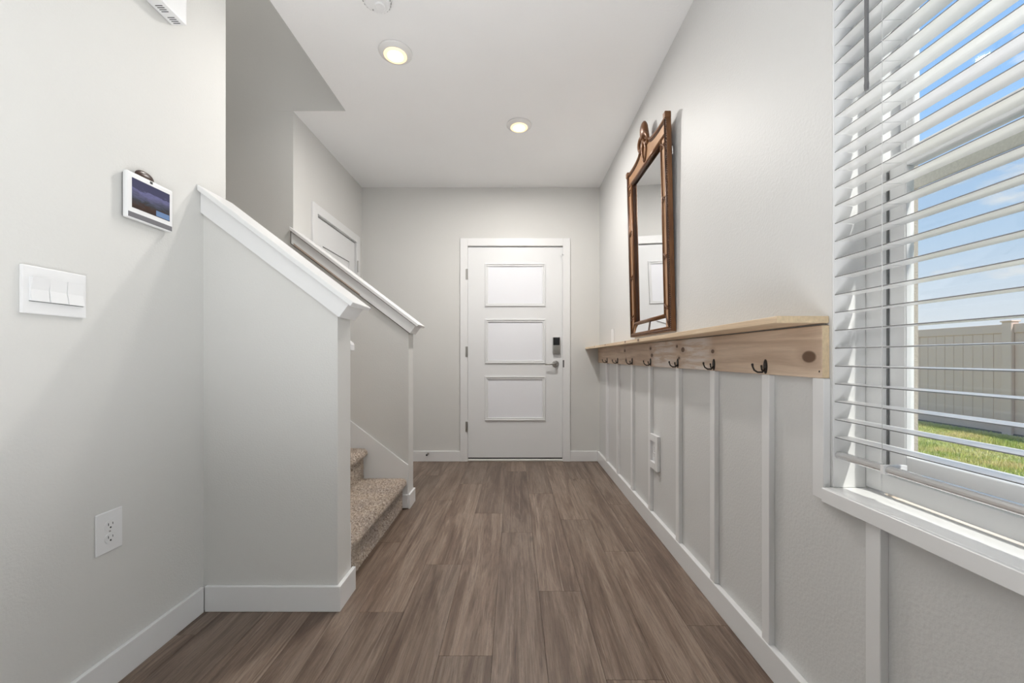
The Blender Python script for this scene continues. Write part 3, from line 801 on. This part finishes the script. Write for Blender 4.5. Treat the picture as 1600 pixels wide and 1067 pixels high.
# stile inner rounds (dark) and light bands
for u0, u1, nm, mt_ in ((.014, .026, 'outer_moulding', 'fwdark'), (mw-.026, mw-.014, 'outer_moulding', 'fwdark')):
    pass
for side in (0, 1):
    f = (lambda u: u) if side == 0 else (lambda u: mw-u)
    mbuild(MB().tube([(.0235, f(.0225), .02), (.0235, f(.0225), 1.09)], .0065, 8), 'outer_moulding', M['fwdark'])
    a, b = sorted((f(.030), f(.082)))
    mb = MB().box(.006, .0195, a, b, .022, 1.012, bev=.0015)
    mbuild(mb, 'side_band', M['fwlight'])
    mbuild(MB().tube([(.019, f(.030), .05), (.019, f(.030), 1.03)], .005, 8), 'band_bead', M['fw'])
    mbuild(MB().tube([(.019, f(.089), .088), (.019, f(.089), 1.012)], .0075, 8), 'inner_moulding', M['fw'])
    a, b = sorted((f(.082), f(.100)))
    mbuild(MB().box(.004, .014, a, b, .088, 1.010, bev=.001), 'inner_step', M['fwdark'])
    for v in (.385, .685, .96, .12):
        mbuild(MB().tube([(.022, f(.028), v-.008), (.027, f(.050), v+.004), (.022, f(.084), v+.026)], .0042, 6).tube([(.022, f(.028), v+.014), (.026, f(.050), v+.006), (.022, f(.084), v-.004)], .003, 6), 'ribbon_wrap', M['fw'])
# top panel with curved outline
us_ = [.004+i*(mw-.008)/40 for i in range(41)]
pts = [(u, topline(u)) for u in us_]
lowl = [(mw-.004, 1.012), (.004, 1.012)]
t = MB().prism(pts+lowl, .004, .018, axis='x')
mbuild(t, 'top_panel', M['fwlight'])
mbuild(MB().tube([(.0175, u, topline(u)-.006) for u in us_[1:-1]], .0095, 8), 'top_moulding', M['fw'])
mbuild(MB().tube([(.0185, u, topline(u)-.021) for u in us_[1:-1]], .0035, 6), 'top_bead', M['fwdark'])
mbuild(MB().tube([(.018, .022, 1.012), (.018, mw-.022, 1.012)], .009, 8), 'top_inner_moulding', M['fw'])
mbuild(MB().tube([(.016, .09, 1.000), (.016, mw-.09, 1.000)], .005, 8), 'top_inner_step', M['fwdark'])
# shoulder blocks
for a, b in ((-.0012, .031), (mw-.031, mw+.0012)):
    hi, lo_ = (1.114, 1.104)
    pts = [(a, 1.080), (b, 1.080), (b, hi if a < 0 else hi), (a, hi)]
    mbuild(MB().prism(pts, -.0005, .0315, axis='x', bev=.003), 'corner_block', M['fw'])
# bottom mirrored strip in two panes
def strip(u0a, u1a, u0b, u1b):
    mb = MB(); bm = mb.bm
    # lower edge proud, upper edge recessed
    q = [(.019, u0a, .022), (.019, u1a, .022), (.010, u1b, .080), (.010, u0b, .080)]
    v = [bm.verts.new(p) for p in q]+[bm.verts.new((p[0]-.004, p[1], p[2])) for p in q]
    bm.faces.new(v[:4]); bm.faces.new(v[4:][::-1])
    for i in range(4): bm.faces.new((v[i], v[4+i], v[4+(i+1) % 4], v[(i+1) % 4]))
    return mb
c = mw/2
mbuild(strip(.036, c-.009, .078, c-.009), 'bottom_pane', M['mirror'])
mbuild(strip(c+.009, mw-.036, c+.009, mw-.078), 'bottom_pane', M['mirror'])
mbuild(strip(c-.010, c+.010, c-.010, c+.010).xf(lambda p: (p[0]+.0022, p[1], p[2])), 'divider', M['fwdark'])
for side in (0, 1):
    f = (lambda u: u) if side == 0 else (lambda u: mw-u)
    mbuild(MB().tube([(.020, f(.032), .018), (.018, f(.082), .086)], .0055, 8), 'mitre_bead', M['fwdark'])
mbuild(MB().tube([(.018, .084, .088), (.018, mw-.084, .088)], .0085, 8), 'bottom_inner_moulding', M['fw'])
mbuild(MB().tube([(.021, .02, .020), (.021, mw-.02, .020)], .006, 8), 'bottom_moulding', M['fw'])
mbuild(MB().box(.003, .006, .085, mw-.085, .08, 1.008), 'mirror_glass', M['mirror'])
# crest: oval boss, bow and tails
mb = MB().ell((.020, c, 1.208), (.022, .044, .058), 16, 10)
cr_ = mbuild(mb, 'crest_boss', M['fw'])
mbuild(MB().prism([(c-.045, 1.150), (c-.028, 1.215), (c, 1.235), (c+.028, 1.215), (c+.045, 1.150)], .002, .016, axis='x', bev=.003), 'crest_back', M['fw'])
for sg in (-1, 1):
    loop = []
    for i in range(15):
        a = 2*PI*i/14
        loop.append((.026+.006*math.sin(a), c+sg*(.038-.038*math.cos(a)), 1.160+.028*math.sin(a)-.012*(1-math.cos(a))))
    mbuild(MB().tube(loop, .0125, 8, flat=.8), 'ribbon_loop', M['fw'])
    mbuild(MB().tube([(.028, c, 1.165), (.024, c+sg*.028, 1.120), (.022, c+sg*.034, 1.085), (.022, c+sg*.018, 1.050), (.022, c+sg*.004, 1.030)], [.013, .0105, .0095, .008, .006], 8, flat=.7), 'ribbon_tail', M['fw'])
mbuild(MB().ell((.032, c, 1.165), (.012, .014, .014), 10, 6), 'ribbon_knot', M['fw'])
mbuild(MB().tube([(-.001, .012, .93), (-.0005, -.006, .93), (-.001, -.006, .895), (-.001, .01, .895)], .0022, 6), 'hanging_bracket', M['plastic'])

# ---------------------------------------------------------------- ceiling lamps
LP = ((-.637, 2.135, 'recessed ceiling light with warm glowing lens, nearer the stairs and the camera'), (.034, 2.805, 'recessed ceiling light with warm glowing lens, farther back in front of the door'))
for lx, ly, lab in LP:
    t = thing('ceiling_light', lab, 'ceiling light', (lx, ly, H), 'recessed ceiling lights')
    mb = MB().lathe([(.089, 0), (.088, -.004), (.082, -.008), (.066, -.016), (.062, -.018), (.058, -.016), (.056, -.010)], (lx, ly, H-.0005), 'z', 40)
    mb.build('trim_ring', M['fd_white'], t, smooth=True)
    MB().lathe([(.061, -.0165), (.058, -.0205), (.043, -.0215)], (lx, ly, H), 'z', 36).build('lens_rim', M['bulbrim'], t)
    MB().lathe([(.042, -.0216), (.036, -.0232), (.02, -.0245), (.0, -.025)], (lx, ly, H), 'z', 36).build('lens', M['bulb'], t)
    lamp('ceiling_lamp_glow', 'AREA', (lx, ly, H-.028), 7.5 if ly < 2.5 else 18, (1, .965, .92), size=.10, disk=True)
# smoke detector
sx, sy = -.622, 1.800
sd = thing('smoke_detector', 'round white smoke detector on the ceiling at the top edge', 'smoke detector', (sx, sy, H))
MB().lathe([(.066, 0), (.066, -.010), (.062, -.014), (.058, -.030), (.050, -.036), (.0, -.037)], (sx, sy, H-.0005), 'z', 36).build('body', M['plastic'], sd)
MB().lathe([(.024, -.0372), (.024, -.040), (.020, -.043), (0, -.0435)], (sx+.012, sy+.012, H), 'z', 24).build('test_button', M['plastic'], sd)
mb = MB()
for i in range(24):
    a = 2*PI*i/24; cx_, cy_ = sx+.0605*math.cos(a), sy+.0605*math.sin(a)
    mb.box(cx_-.003, cx_+.003, cy_-.003, cy_+.003, H-.026, H-.017)
mb.box(sx-.03, sx-.024, sy+.028, sy+.034, H-.0385, H-.0366)
mb.build('vent_slots', mat('detector_slots', (.42, .42, .42), .8), sd)

# ---------------------------------------------------------------- left wall fittings
# door chime box
ch = thing('door_chime', 'white door chime box with slotted underside high on the left wall', 'door chime', (WL, 1.33, 2.20))
MB().box(WL+.0005, WL+.055, 1.222, 1.438, 2.200, 2.345, bev=.006, seg=2).build('cover', M['plastic'], ch)
for yc in (1.365, 1.413, 1.29, 1.25):
    mb = MB()
    for j in range(4):
        mb.box(WL+.016, WL+.040, yc-.0135+j*.008, yc-.0105+j*.008, 2.1992, 2.2003)
    mb.build('vent_slots', M['slot'], ch)
# control panel
pn = thing('control_panel', 'white wall-mounted touchscreen control panel above the light switches', 'control panel', (WL, 1.332, 1.446))
xp = WL+.022
MB().box(WL+.0005, WL+.006, 1.252, 1.412, 1.451, 1.590, bev=.002).build('wall_mount', M['slot'], pn)
MB().box(WL+.0062, xp, 1.247, 1.417, 1.446, 1.596, bev=.0075, seg=4).build('housing', M['plastic'], pn)
MB().box(xp-.001, xp+.0006, 1.264, 1.402, 1.482, 1.577).build('screen', M['picture'], pn)
MB().box(xp+.0002, xp+.0010, 1.349, 1.400, 1.484, 1.502).build('screen_tile', M['bluebox'], pn)
MB().box(xp-.002, xp+.0007, 1.252, 1.412, 1.4505, 1.467, bev=.0006).build('speaker_bar', M['grey'], pn)
MB().box(xp-.001, xp+.0007, 1.327, 1.336, 1.5835, 1.5915).build('camera_window', M['black'], pn)
for yy in (1.300, 1.366): MB().ell((xp+.0002, yy, 1.5885), (.0008, .0022, .0018)).build('status_light', M['led'], pn)
tag(MB().ell((WL+.012, 1.318, 1.600), (.0075, .034, .0190), 20, 12).build('oval_clip', M['tortoise']), 'dark brown oval object perched on top of the control panel', 'clip')
# triple switch
sw = thing('light_switch', 'white triple rocker light switch plate on the left wall', 'light switch', (WL, 1.067, 1.115))
MB().box(WL+.0004, WL+.008, .992, 1.143, 1.116, 1.239, bev=.003, seg=2).build('cover_plate', M['plastic'], sw)
for i in range(3):
    y = 1.008+i*.0418
    up = 1 if i == 0 else -1
    mb = MB(); d0, d1 = (.0095, .0128) if i == 0 else (.0125, .0090)
    mb.prism([(WL+.0065, 1.149), (WL+.0065+d0-.003, 1.149), (WL+.0105, 1.179), (WL+.0065+d1-.003, 1.211), (WL+.0065, 1.211)], y+.0008, y+.0410, bev=.0005)
    mb.build('rocker', M['plastic'], sw)
MB().box(WL+.0078, WL+.0083, 1.007, 1.1345, 1.1475, 1.1489).build('shadow_gap', M['slot'], sw)
# outlets
def outlet(name_label, side, yc, zc, w=.080, h=.124):
    """side -1: on the left wall; +1: on the right wall (faces -x)"""
    X = WL if side < 0 else WR; sg = 1 if side < 0 else -1
    t = thing('power_outlet', name_label, 'outlet', (X, yc, zc-h/2))
    def bx(mb, d0, d1, y0, y1, z0, z1, bev=0): return mb.box(min(X+sg*d0, X+sg*d1), max(X+sg*d0, X+sg*d1), y0, y1, z0, z1, bev=bev)
    bx(MB(), .0004, .006, yc-w/2, yc+w/2, zc-h/2, zc+h/2, .002).build('cover_plate', M['plastic'], t)
    for dz in (.0195, -.0195):
        z = zc+dz
        r = MB().lathe([(.0172, 0), (.0172, sg*.0016), (.0160, sg*.0024)], (X+sg*.0058, yc, z), 'x', 24)
        for v in r.bm.verts: v.co.z = z+max(-.0135, min(.0135, v.co.z-z))
        rec = r.build('receptacle', M['plastic'], t)
        mb = MB()
        for (dy, zz, ww, hh) in ((-.0065, .003, .0016, .008), (.0065, .003, .0016, .0068)):
            bx(mb, .0080, .0086, yc+dy-ww/2, yc+dy+ww/2, z+zz-hh/2, z+zz+hh/2)
        mb.lathe([(.0026, 0), (.0026, sg*.0005)], (X+sg*.0081, yc, z-.0075), 'x', 10)
        mb.build('slots', M['black'], rec)
    MB().lathe([(.003, 0), (.0025, sg*.001)], (X+sg*.0058, yc, zc), 'x', 12).build('screw', M['nickel'], t)
outlet('white duplex power outlet low on the left wall', -1, 1.211, .476)
outlet('white outlet recessed in the wooden surround between the panel battens', 1, 2.316, .457, .070, .114)
sr = thing('outlet_surround', 'white wooden box surround framing the outlet on the panelled right wall', 'outlet surround', (WR, 2.30, .357))
MB().box(XB-.001, WR-.0005, 2.237, 2.272, .357, .556, bev=.001).build('side_piece', M['trim'], sr)
MB().box(XB-.001, WR-.0005, 2.2725, 2.351, .516, .556, bev=.001).build('top_piece', M['trim'], sr)
MB().box(XB-.001, WR-.0005, 2.2725, 2.351, .357, .397, bev=.001).build('bottom_piece', M['trim'], sr)
s2 = thing('switch_plate', 'small white switch plate above the far end of the pine shelf', 'light switch', (WR, 3.315, 1.118))
MB().box(WR-.006, WR-.0004, 3.279, 3.352, 1.122, 1.238, bev=.002).build('cover_plate', M['plastic'], s2)
MB().box(WR-.009, WR-.0062, 3.299, 3.332, 1.147, 1.213, bev=.001).build('rocker', M['plastic'], s2)

# ---------------------------------------------------------------- outside
GZ = -.28
struct(MB().box(1.045, 12, -8, 30, GZ-.3, GZ).build('ground', M['soil']))
FX = 8.16
fe = thing('privacy_fence', 'tan vinyl privacy fence with vertical boards across the lawn outside the window', 'fence', (FX, 6, GZ))
fb0 = None
PY = [0.16, 2.60, 5.04+.0, 6.55, 8.98, 11.42, 13.86]
PY = [6.55-2.43*2, 6.55-2.43, 6.55, 6.55+2.43, 6.55+4.86, 6.55+7.29]
po = None
for py in PY:
    if po is None:
        po = MB().box(FX-.065, FX+.065, py-.065, py+.065, GZ, 1.58, bev=.006).build('post', M['fencecap'], fe); p0 = wl(po)-Vector((0, py, 0))
        pc = MB().box(FX-.080, FX+.080, py-.080, py+.080, 1.5805, 1.605, bev=.006).build('post_cap', M['fencecap'], fe); c0 = wl(pc)-Vector((0, py, 0))
    else:
        cp(po, p0+Vector((0, py, 0)), fe); cp(pc, c0+Vector((0, py, 0)), fe)
rl = None
for a_, b_ in zip(PY, PY[1:]):
    if rl is None:
        rl = MB().box(FX-.025, FX+.025, a_+.066, b_-.066, 1.40, 1.547, bev=.004).build('top_rail', M['fence'], fe); r0 = wl(rl)-Vector((0, a_, 0))
        rb = MB().box(FX-.025, FX+.025, a_+.066, b_-.066, GZ+.03, GZ+.18, bev=.004).build('bottom_rail', M['fence'], fe); r1 = wl(rb)-Vector((0, a_, 0))
    else:
        cp(rl, r0+Vector((0, a_, 0)), fe); cp(rb, r1+Vector((0, a_, 0)), fe)
    nb = 15; w = (b_-a_-.132)/nb
    for i in range(nb):
        y = a_+.066+w*(i+.5)
        if fb0 is None:
            fb0 = MB().box(FX-.011, FX+.011, y-w/2+.002, y+w/2-.002, GZ+.1805, 1.3995, bev=.004).build('board', M['fence'], fe); q0 = wl(fb0)-Vector((0, y, 0))
        else: cp(fb0, q0+Vector((0, y, 0)), fe)
MB().box(FX-.03, FX+.03, PY[0]+.1, PY[-1]-.1, GZ+.0, GZ+.028).build('kick_board', M['slot'], fe)
# lawn blades
rnd = random.Random(5); V = []; F = []
for i in range(170000):
    y = rnd.uniform(.5, 11); x = rnd.uniform(1.3, 8.03)
    if i % 3 and not (3.0 < x): x = rnd.uniform(3.0, 8.03)
    hgt = rnd.uniform(.02, .055)*(.7+.7*noise.noise(Vector((x*1.5, y*1.5, 0)))+.3); a = rnd.random()*2*PI; w = rnd.uniform(.003, .006)
    dx, dy = math.cos(a)*w, math.sin(a)*w; lx, ly = rnd.uniform(-.02, .02), rnd.uniform(-.02, .02); k = len(V)
    V += [(x-dx, y-dy, GZ-.002), (x+dx, y+dy, GZ-.002), (x+lx, y+ly, GZ+max(hgt, .012))]; F.append((k, k+1, k+2))
me = bpy.data.meshes.new('lawn_grass'); me.from_pydata(V, [], F); me.materials.append(M['grass'])
o = bpy.data.objects.new('lawn_grass', me); C.objects.link(o); o['kind'] = 'stuff'
tag(o, 'short green and yellowish lawn grass outside the window up to the fence', 'grass')
